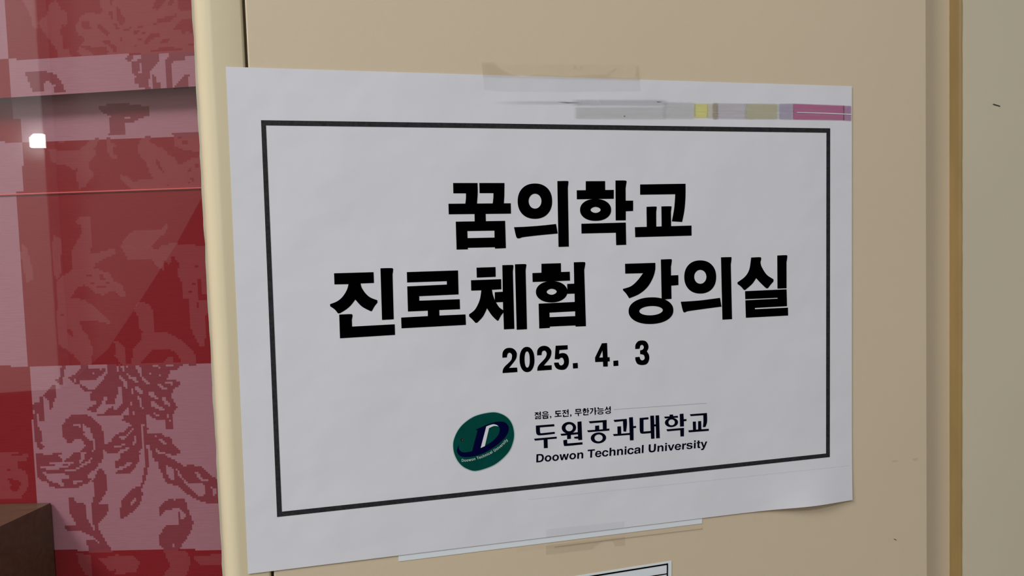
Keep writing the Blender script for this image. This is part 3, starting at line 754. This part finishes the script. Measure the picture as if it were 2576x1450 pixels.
q1 = Crop(0, 0, 5.8); q2 = Crop(260, 0, 5.8); q3 = Crop(0, 230, 4.770); qe = Crop(0, 480, 3.0203)
q4 = Crop(50, 900, 5.5786); q5 = Crop(290, 900, 5.5786); q6 = Crop(0, 1140, 4.678); q7 = Crop(290, 1140, 4.678)
MOT = [  # (crop, sign, outline)
 # ---- top red patch
 (q1, 1, '690,80 830,0 840,60 900,150 970,170 975,330 960,400 900,330 880,480 930,560 900,700 1000,720 1040,830 840,850 830,740 740,600 640,480 560,330 690,200 720,110'),
 (q1, 1, '330,0 540,0 550,150 560,420 480,400 440,220 380,110'),
 (q1, 1, '1450,0 1600,0 1624,60 1624,800 1200,830 1130,740 1200,640 1240,560 1130,500 1100,380 1180,230 1330,170 1420,220 1490,160'),
 (q2, 1, '0,-60 1400,-60 1400,775 0,790'),
 (q1, -1, '1190,320 1290,290 1300,370 1330,420 1260,430 1180,380'), (q1, -1, '1410,350 1470,350 1590,480 1560,530 1440,430'),
 (q1, -1, '1520,580 1624,580 1624,680 1520,640'), (q1, -1, '1150,670 1280,660 1360,690 1560,690 1580,780 1360,810 1290,740'),
 (q2, -1, '80,-60 170,-60 110,100'), (q2, -1, '200,110 260,140 250,200 300,240 330,310 290,360 240,360 200,260'),
 (q2, -1, '70,160 150,190 140,290 110,290'), (q2, -1, '150,340 190,330 240,430 190,430'), (q2, -1, '300,440 340,410 400,400 390,420 330,470'),
 (q2, -1, '440,430 520,430 520,460 480,510 440,480'), (q2, -1, '510,390 590,390 590,415 510,420'), (q2, -1, '560,460 610,470 590,500 555,495'),
 (q2, -1, '0,400 80,470 80,530 0,500'), (q2, -1, '0,580 70,590 140,650 210,690 200,770 130,770 130,720 70,650 0,630'), (q2, -1, '0,690 60,720 90,780 0,790'),
 (q2, -1, '230,560 280,560 275,600 235,605'), (q2, -1, '450,660 490,660 490,695 455,690'), (q2, -1, '480,590 530,550 575,560 560,590 510,610'),
 (q2, -1, '590,640 620,570 670,500 820,495 820,525 750,550 690,590 650,650'), (q2, -1, '820,610 890,570 960,560 960,580 930,640 820,635'),
 (q2, -1, '680,720 790,720 800,680 1020,680 1030,715 1165,710 1160,745 690,755'), (q2, -1, '780,320 800,265 900,250 910,220 970,225 980,250 1050,210 1100,215 1070,255 990,280 970,325'),
 (q2, -1, '730,345 780,350 770,380 735,375'), (q2, -1, '720,130 740,50 790,0 800,-60 950,-60 910,0 860,60 800,140'), (q2, -1, '930,70 970,0 1040,0 970,95'),
 (q2, -1, '1080,70 1110,-60 1400,-60 1400,160 1125,160'), (q2, -1, '990,420 1060,390 1100,310 1180,275 1400,275 1400,470 1210,470 1170,510 1140,480 1130,430'),
 (q2, -1, '1230,630 1290,620 1400,620 1400,660 1230,655'),
 # ---- upper pink patch
 (q1, 1, '360,1060 520,1040 640,1040 800,1080 870,1150 910,1220 960,1340 780,1345 800,1250 700,1190 640,1210 640,1345 480,1345 420,1200'),
 (q2, 1, '330,850 360,800 445,800 445,850 400,870 400,905 500,905 500,860 540,860 540,770 815,765 810,880 760,950 720,990 690,1020 690,1150 640,1180 690,1290 520,1290 520,1240 470,1230 465,1090 410,1070 400,910 350,890'),
 (q2, -1, '515,905 555,905 550,1060 520,1060'),
 (q2, 1, '960,770 1400,770 1400,815 1190,820 1180,880 1030,890 1020,930 990,940 1000,1280 930,1280 915,940 915,840 965,830'),
 (q2, 1, '720,1100 780,1105 785,1200 840,1220 830,1290 730,1290'), (q2, 1, '1030,1290 1130,1170 1190,1090 1250,1090 1250,1240 1230,1290'),
 # ---- lower pink strip
 (q3, 1, '1180,190 1320,150 1600,150 1790,190 1790,290 1660,330 1600,372 1510,375 1500,530 1290,540 1320,470 1320,300 1230,250'),
 (q3, -1, '1500,300 1600,300 1560,320 1500,320'),
 # ---- red strip above the piping
 (q3, 1, '580,700 640,690 760,720 930,710 1040,640 1080,580 1180,560 1170,650 1130,690 1170,720 1120,790 1060,860 1060,910 1110,960 1110,1040 1050,1110 1010,1160 940,1170 920,1000 930,930 870,935 800,890 690,880 610,840'),
 (q3, 1, '690,590 780,590 760,630 730,630'), (q3, 1, '1270,550 1310,550 1340,620 1400,650 1350,680 1370,760 1410,760 1400,820 1350,820 1280,720'),
 (q3, 1, '1690,560 1800,530 1800,600 1900,670 1980,690 2010,760 2100,790 2140,880 2180,880 2260,820 2400,780 2500,780 2500,1150 1560,1170 1500,1110 1440,1040 1440,1000 1540,1030 1580,1080 1830,1050 1780,930 1740,830 1680,780 1650,690'),
 (q3, -1, '1860,810 1900,830 1950,930 1980,970 1930,960 1880,880'), (q3, -1, '2260,930 2300,930 2290,965 2255,960'), (q3, -1, '2330,870 2390,870 2390,910 2340,910'),
 (q3, -1, '2270,1060 2330,1010 2320,1080'), (q3, -1, '2230,1100 2280,1095 2260,1130'), (q3, -1, '1990,1110 2030,1105 2020,1140'),
 (q3, 1, '2060,500 2500,490 2500,730 2380,730 2190,700 2100,650 2090,560'), (q3, -1, '2120,545 2175,545 2160,580'), (q3, -1, '2180,600 2260,585 2250,630 2180,635'),
 # ---- large red patch
 (qe, 1, '570,240 600,205 690,190 690,250 700,330 690,480 750,470 820,450 885,440 870,480 790,520 720,560 760,600 830,630 860,680 930,720 960,800 920,810 860,760 790,790 740,790 680,740 640,720 580,740 560,780 530,820 640,825 700,870 770,930 830,980 850,1020 790,1000 720,990 610,990 620,1050 660,1090 690,1160 710,1200 690,1325 620,1325 560,1250 490,1200 440,1170 430,690 490,640 550,600 540,460 580,390 615,330 610,260'),
 (qe, -1, '720,545 775,550 770,590 715,595'), (qe, -1, '660,640 692,640 692,658 660,658'), (qe, -1, '690,690 722,690 722,708 690,708'), (qe, -1, '760,640 785,635 800,675 760,675'), (qe, -1, '740,720 800,720 800,735 740,735'),
 (qe, -1, '500,1040 545,1060 550,1110 520,1085'), (qe, -1, '465,935 490,935 490,952 465,952'), (qe, -1, '808,692 830,692 830,708 808,708'),
 (qe, 1, '1230,420 1300,400 1370,405 1700,430 1700,780 1560,780 1535,800 1530,680 1505,670 1510,830 1700,830 1700,900 1565,940 1565,1090 1550,1180 1520,1180 1470,1100 1440,1000 1440,820 1390,830 1380,700 1350,640 1360,550 1310,490 1290,560 1240,530 1250,620 1180,560 1150,520 970,520 940,470 920,420 940,370 1010,310 1210,300 1275,245 1260,320 1190,370 1150,430 1190,450'),
 (qe, -1, '1460,702 1482,702 1482,720 1460,720'), (qe, -1, '1435,760 1460,760 1460,780 1435,780'), (qe, -1, '1480,565 1505,565 1505,585 1480,585'), (qe, -1, '1490,850 1510,850 1510,890 1490,880'),
 (qe, 1, '1020,900 1040,850 1085,845 1140,870 1170,920 1170,1070 1260,1075 1330,1110 1400,1150 1480,1240 1490,1325 1400,1325 1340,1240 1300,1210 1160,1215 1080,1290 1060,1325 1000,1325 1010,1200 1080,1130 1080,1070 1050,1040 1060,960 1030,930'),
 (qe, 1, '860,1140 900,1140 950,1190 960,1325 920,1325 870,1250 885,1200'), (qe, 1, '400,330 460,370 470,620 430,680 400,600'), (qe, 1, '160,400 200,430 250,600 250,680 200,700 160,500'),
 (qe, 1, '1240,1300 1280,1260 1320,1270 1310,1325 1240,1325'),
 # ---- large pink patch
 (q4, 1, '500,320 550,280 610,290 600,380 560,385 520,350'), (q4, 1, '560,150 640,100 620,280 560,290'),
 (q4, 1, '390,470 430,410 490,380 500,600 470,640 440,740 415,730 400,600 330,540 340,490 380,490'),
 (q4, 1, '270,560 330,560 340,620 350,750 355,890 290,900 260,850 250,800 190,740 170,660 270,620'),
 (q4, 1, '200,760 230,780 240,930 290,1010 310,1100 300,1220 345,1260 300,1300 250,1260 230,1200 200,1150 190,1000 180,880'),
 (q4, 1, '210,1350 290,1360 300,1400 480,1350 600,1340 600,1360 530,1380 600,1420 600,1470 220,1470'),
 (q4, 1, '600,940 650,870 740,805 940,800 1040,870 1140,970 1180,1080 1190,1210 1175,1330 1150,1470 1000,1470 1040,1330 1055,1230 1030,1100 980,1000 890,920 850,910 850,980'),
 (q4, 1, '600,940 590,1030 600,1100 640,1160 680,1200 730,1205 740,1170 790,1150 850,1140 900,1190 920,1240 870,1290 830,1330 820,1370 770,1330 720,1370 700,1410 640,1420 620,1470 860,1470 880,1370 940,1310 930,1470 960,1470 1000,1370 1040,1230 1030,1190 980,1160 900,1080 910,1050 880,1000 880,920 850,900'),
 (q4, -1, '740,935 840,930 845,985 820,970 760,970'),
 (q4, 1, '680,265 770,250 850,140 870,90 970,90 960,160 1100,150 1120,170 1200,150 1190,220 1060,310 850,320 830,380 760,370 730,320 680,295'),
 (q4, -1, '745,300 795,295 795,340 750,335'), (q4, -1, '1005,235 1080,180 1075,205 1030,245'), (q4, -1, '960,90 1050,100 1050,130 970,160'),
 (q4, 1, '850,380 920,400 960,450 1060,450 1150,330 1220,220 1220,90 1370,90 1380,200 1400,250 1400,400 1370,400 1380,480 1340,590 1330,660 1210,650 1210,600 1240,550 1180,560 1150,650 1090,720 1080,780 1040,780 950,740 1000,680 1050,670 1080,620 1030,600 980,620 980,520 1020,490 920,480 850,430'),
 (q4, 1, '1090,800 1180,785 1240,710 1320,690 1330,740 1380,750 1380,690 1450,660 1562,560 1562,680 1500,700 1440,760 1390,820 1250,820 1240,805 1180,830 1100,830'),
 (q4, 1, '1430,880 1500,830 1562,820 1562,920 1500,910'),
 (q4, 1, '1400,90 1562,90 1562,560 1440,660 1440,420 1490,430 1490,360 1400,260'),
 (q4, 1, '1190,1215 1290,1190 1280,1140 1380,1070 1460,1040 1562,950 1562,1250 1480,1300 1420,1340 1240,1340 1170,1300'),
 (q4, -1, '1380,1100 1490,1100 1440,1160'), (q4, -1, '1320,1245 1420,1245 1430,1215 1500,1210 1500,1232 1440,1235 1420,1268 1330,1268'),
 (q4, 1, '1400,1470 1430,1360 1480,1330 1562,1260 1562,1470'), (q4, -1, '1430,1410 1480,1395 1510,1365 1490,1420 1440,1430'),
 (q5, 1, '0,80 1030,70 900,130 870,165 750,180 775,220 740,270 730,320 760,300 830,320 910,340 915,395 850,420 800,490 765,530 800,560 840,640 870,690 830,740 810,800 820,990 780,1000 770,1025 720,1010 710,940 680,860 600,885 520,850 470,790 420,830 430,920 450,950 455,1000 330,1000 250,960 200,930 90,870 130,820 180,800 180,700 130,730 110,790 30,820 0,830 0,770 40,740 50,680 105,640 100,420 40,390 0,380'),
 (q5, -1, '15,100 42,100 45,210 20,195'), (q5, -1, '80,100 110,115 142,170 120,195 85,150'), (q5, -1, '142,110 168,110 168,138 142,138'), (q5, -1, '55,245 100,285 155,340 158,430 132,430 118,360 62,290'),
 (q5, -1, '155,225 190,225 225,275 275,275 315,320 310,365 260,325 190,295'), (q5, -1, '275,90 325,110 375,180 378,265 348,255 318,180 280,150'), (q5, -1, '385,275 430,315 480,345 475,370 430,365 385,315'),
 (q5, -1, '500,92 595,102 595,128 520,118'), (q5, -1, '705,105 835,82 825,118 710,128'), (q5, -1, '476,205 508,205 508,232 476,232'), (q5, -1, '606,135 638,135 638,168 606,168'), (q5, -1, '606,235 638,235 638,268 606,268'),
 (q5, -1, '585,375 640,380 745,445 740,470 680,445 620,415'), (q5, -1, '685,345 805,340 805,390 780,375 685,368'), (q5, -1, '260,412 312,412 388,485 375,515 308,475'), (q5, -1, '232,445 258,445 258,512 238,512'),
 (q5, -1, '300,525 330,555 360,555 370,685 405,685 400,714 346,708 336,600 305,565'), (q5, -1, '466,485 522,480 596,565 586,605 540,565 476,535'), (q5, -1, '505,625 552,615 625,695 695,715 685,750 620,740 515,685'),
 (q5, -1, '635,545 682,550 768,640 758,678 700,655 655,590'), (q5, -1, '540,765 580,795 640,785 605,835 555,825'), (q5, -1, '705,795 742,785 775,900 762,915 738,850'), (q5, -1, '202,625 238,615 234,685 208,665'),
 (q5, -1, '250,765 275,765 275,815 250,815'), (q5, -1, '325,885 350,955 412,925 415,980 392,1000 403,1295 372,1295 356,985'),
 (q5, 1, '412,925 440,920 458,1000 445,1130 440,1310 402,1310 394,1000'), (q5, 1, '408,1325 442,1325 442,1470 412,1470'),
 (q5, 1, '0,1080 140,1050 220,950 355,940 372,1270 330,1320 310,1400 240,1470 40,1470 90,1400 60,1340 0,1330'),
 (q5, -1, '40,1100 158,1100 110,1165'), (q5, -1, '0,1242 80,1242 90,1212 168,1212 95,1252 80,1268 0,1265'), (q5, -1, '262,1105 294,1105 294,1190 252,1225'), (q5, -1, '88,1295 150,1275 238,1235 165,1302 92,1355 0,1350'),
 (q5, -1, '85,1408 150,1395 185,1352 155,1425 90,1430'), (q5, -1, '235,995 255,1008 170,1095 150,1085'),
 (q5, 1, '460,1065 650,1050 690,1100 740,1110 800,1160 810,1210 900,1290 905,1360 800,1365 700,1355 750,1410 820,1470 550,1470 510,1350 490,1250 460,1220'),
 (q5, -1, '555,1098 582,1098 582,1122 555,1122'), (q5, -1, '590,1132 640,1142 720,1205 705,1232 640,1188'), (q5, -1, '575,1285 602,1305 692,1335 705,1362 640,1368 575,1325'),
 (q6, 1, '420,60 470,110 640,130 730,130 810,120 860,100 880,0 1210,0 1200,60 1160,140 1120,190 1040,250 1030,290 1080,310 1060,345 980,375 960,395 820,425 670,420 580,390 560,350 480,320 430,270 420,160'),
 (q6, 1, '430,0 520,20 560,60 600,40 680,60 640,100 480,100'),
 (q6, -1, '460,150 640,145 690,120 780,155 850,92 860,115 780,182 720,178 680,202 610,198 470,182'), (q6, -1, '500,230 550,280 580,340 660,350 720,390 760,380 710,320 820,310 810,270 750,238 550,235'),
 (q6, -1, '770,205 865,198 925,160 1030,100 1080,55 1060,110 940,175 870,216 770,220'), (q6, -1, '940,0 1010,0 985,90 920,150 950,60'), (q6, -1, '860,318 975,318 970,342 900,352 890,378 850,352'),
 (q6, 1, '1160,170 1220,210 1250,270 1260,430 1230,500 1190,560 1170,600 1270,600 1275,680 1250,740 1160,830 1160,900 1210,970 1250,1050 1330,1170 1040,1170 1020,1030 1100,1020 1200,1085 1110,1000 1030,960 940,920 780,920 760,860 900,850 830,730 810,640 800,520 860,520 890,580 1000,600 1010,740 1050,820 1110,920 1090,750 1080,600 1110,500 1120,440 1090,330 1120,280'),
 (q7, 1, '300,390 330,230 350,150 340,-40 380,-40 388,190 342,360 310,430 320,490 300,590 250,660 170,720 110,765 50,765 55,660 80,560 120,500 200,420'), (q7, -1, '155,600 232,525 238,560 200,615'),
 (q7, 1, '0,100 60,60 110,0 290,0 290,90 230,170 180,230 120,250 0,255 0,225 130,180 240,70 180,90 100,150 0,190'),
 (q7, 1, '420,0 560,20 740,110 800,160 880,140 1010,160 1060,210 1140,270 1190,310 1260,360 1260,590 1080,590 980,560 900,520 830,470 760,400 680,380 600,350 550,250 510,170 510,90 450,60'),
 (q7, -1, '610,120 600,220 660,330 685,330 685,190 625,160'), (q7, -1, '715,195 745,200 790,285 870,358 980,358 1050,368 1062,492 1000,518 920,462 860,392 760,292'), (q7, -1, '915,225 970,235 1055,318 1105,322 1030,340 955,265'),
 (q7, -1, '1115,395 1190,435 1192,482 1150,522 1138,430'),
 (q7, 1, '510,640 580,575 640,540 700,560 720,535 815,540 850,640 880,720 915,820 910,880 870,970 800,1050 745,1160 580,1160 520,1070 505,990 560,910 610,850 740,850 745,700 772,710 772,790 820,790 820,720 770,670 720,640 650,670 580,690 530,735'),
 (q7, -1, '672,1072 702,1072 702,1104 680,1108'),
 # ---- bright red patch at the far side
 (q6, 1, '0,0 330,0 320,90 210,100 220,190 300,210 340,320 320,440 230,550 0,550'), (q6, -1, '70,180 140,180 130,202 75,202'), (q6, -1, '80,300 150,310 240,340 260,370 190,450 120,440 130,370'), (q6, -1, '131,10 270,10 260,42 131,42'),
 # ---- deep red patch at the bottom
 (q7, 1, '560,1150 830,1150 880,1230 890,1300 830,1450 560,1450 650,1330'), (q7, 1, '0,1200 200,1210 300,1290 240,1400 0,1440'), (q7, 1, '900,1230 1290,1180 1290,1310 1000,1320'), (q6, 1, '900,1180 1080,1200 1090,1450 1010,1450 930,1300'), (q6, 1, '1170,1250 1380,1200 1480,1300 1300,1400'),
]
MOT = [(s, [c(p) for p in smooth_outline(parse(o))]) for c, s, o in MOT]

MATS = ['red', 'red_motif', 'pink', 'pink_motif']
def line(v, pts):                      # x of a leaning seam at height v
    xs = [p[1] for p in pts]; ys = [p[0] for p in pts]
    return np.interp(v, xs, ys)
def classify(U, V):
    """material index for every woven cell, read at its place in the cloth"""
    U = np.abs(U); U = np.where(U > 560, np.abs(1120 - U), U); U = np.where(U > 560, np.abs(1120 - U), U)   # the pattern repeats, mirrored
    V = np.where(V < 0, -V, V); V = np.where(V > 1450, 2900 - V, V)
    m = np.zeros(U.shape, bool)
    for s, poly in MOT:
        ins = inside(poly, U, V)
        m = (m | ins) if s > 0 else (m & ~ins)
    y145 = 151 - 0.043 * U; y350 = 358 - 0.030 * U; y480 = 491 - 0.034 * U; y920 = 922 - 0.010 * U; y1383 = 1386.5 - 0.006 * U
    col = np.zeros(U.shape, int)
    left = U < line(V, [(13, 0), (23, 152), (33, 300), (53, 301), (60, 480), (40, 481), (70, 920), (74, 921), (93, 1260), (100, 1450)])
    band = np.digitize(np.zeros_like(U), [1])  # placeholder zeros
    band = (V > y145).astype(int) + (V > 240 - 0.05 * U + 6) + (V > y350) + (V > y480) + (V > y920) + (V > y1383)
    right_mat = np.array([0, 2, 2, 0, 0, 2, 0])
    left_mat = np.array([2, 0, 0, 2, 2, 0, 0])
    col = np.where(left, left_mat[band], right_mat[band])
    keep_left = left & (band < 5)
    m = m & ~keep_left
    return col + m.astype(int)

def fabric(name, s0, s1, z0, z1, front, parent, shear=0.0):
    cell = 0.00090
    ns = int(round((s1 - s0) / cell)); nz = int(round((z1 - z0) / cell))
    org = np.array([XB0, YB0, 0.0]) - nrm * front * nrm[1]
    S = np.linspace(s0, s1, ns + 1); Z = np.linspace(z0, z1, nz + 1)
    SS, ZZ = np.meshgrid(S, Z)
    P = org[None] + SS.ravel()[:, None] * tdir[None]; P[:, 2] = ZZ.ravel() + shear * (SS.ravel() + 0.05)
    sc, zc = np.meshgrid((S[:-1] + S[1:]) / 2, (Z[:-1] + Z[1:]) / 2)
    Pc = org[None] + sc.ravel()[:, None] * tdir[None]; Pc[:, 2] = zc.ravel() + shear * (sc.ravel() + 0.05)
    U, V = project(Pc)
    idx = classify(U, V)
    i, j = np.meshgrid(np.arange(ns), np.arange(nz)); a = (j * (ns + 1) + i).ravel()
    quads = np.stack([a, a + 1, a + ns + 2, a + ns + 1], 1)
    me = bpy.data.meshes.new(name)
    me.vertices.add(len(P)); me.vertices.foreach_set('co', P.ravel())
    n = len(quads); me.loops.add(n * 4); me.loops.foreach_set('vertex_index', quads.ravel())
    me.polygons.add(n); me.polygons.foreach_set('loop_start', np.arange(0, n * 4, 4)); me.polygons.foreach_set('loop_total', np.full(n, 4))
    for k in MATS: me.materials.append(MAT[k])
    me.polygons.foreach_set('material_index', idx.astype(np.int32))
    me.update(calc_edges=True); me.validate()
    o = bpy.data.objects.new(name, me); C.objects.link(o); o.parent = parent
    return o

blind = bpy.data.objects.new('fabric_blind', None); C.objects.link(blind)
tag(blind, 'red and pink patchwork brocade fabric blind behind the glass', 'blind')
FR = 0.0085
pe0 = blind_pt(0, 246, FR); pe1 = blind_pt(490, 221, FR)
z_fold = (pe0[2] + pe1[2]) / 2
s_of = lambda P: float(np.dot(P - np.array([XB0, YB0, 0.0]), tdir))
s_right = 0.022
S_LEFT = -0.50
fabric('upper_fold', S_LEFT, s_right, z_fold, blind_pt(200, -330)[2], FR, blind, 0.021)
fabric('lower_panel', S_LEFT, s_right, blind_pt(200, 1720)[2], z_fold + 0.03, 0.0, blind)
# raised seam piping across the lower panel
pa, pb = blind_pt(-300, 502), blind_pt(500, 474.5)
zz = [blind_pt(0, 491)[2], blind_pt(500, 474)[2]]
zpip = sum(zz) / 2
V, FC = [], []
for s in (S_LEFT, s_right):
    b0 = np.array([XB0, YB0, 0]) + s * tdir
    for k in range(7):
        a = math.pi * k / 6
        q = b0 - nrm * (0.0008 * math.sin(a)); V.append((q[0], q[1], zpip + 0.00045 * math.cos(a)))
for k in range(6): FC.append((k, k + 1, k + 8, k + 7))
mesh_obj('seam_piping', V, FC, MAT['piping'], blind, True)

# ------------------------------------------------------------------ dark stand behind the glass
cor = blind_pt(130, 1264.5)
d = ray(0, 1325); t = (cor[2] - CAM[2]) / d[2]; fr_pt = CAM + t * d
dirv = (fr_pt - cor); dirv[2] = 0
cor2 = cor - nrm * 0.0008
p_front = cor2 + dirv * 1.12
lb = cor2 - tdir * 0.22
lf = p_front - tdir * 0.22
lf[1] = max(lf[1], YG + 0.006)
top = [cor2, p_front, lf, lb]
stand = bpy.data.objects.new('wooden_stand', None); C.objects.link(stand)
tag(stand, 'dark brown wooden stand behind the glass against the blind', 'stand')
zt = cor[2]
V = [(p[0], p[1], zt - 0.0008) for p in top] + [(p[0], p[1], ZB) for p in top]
mesh_obj('stand_body', V, [(0, 1, 2, 3), (7, 6, 5, 4), (0, 4, 5, 1), (1, 5, 6, 2), (2, 6, 7, 3), (3, 7, 4, 0)], MAT['wood'], stand)
V = [(p[0], p[1], zt) for p in top] + [(p[0], p[1], zt - 0.0008) for p in top]
mesh_obj('stand_top', V, [(3, 2, 1, 0), (4, 5, 6, 7), (0, 1, 5, 4), (1, 2, 6, 5), (2, 3, 7, 6), (3, 0, 4, 7)], MAT['wood'], stand)
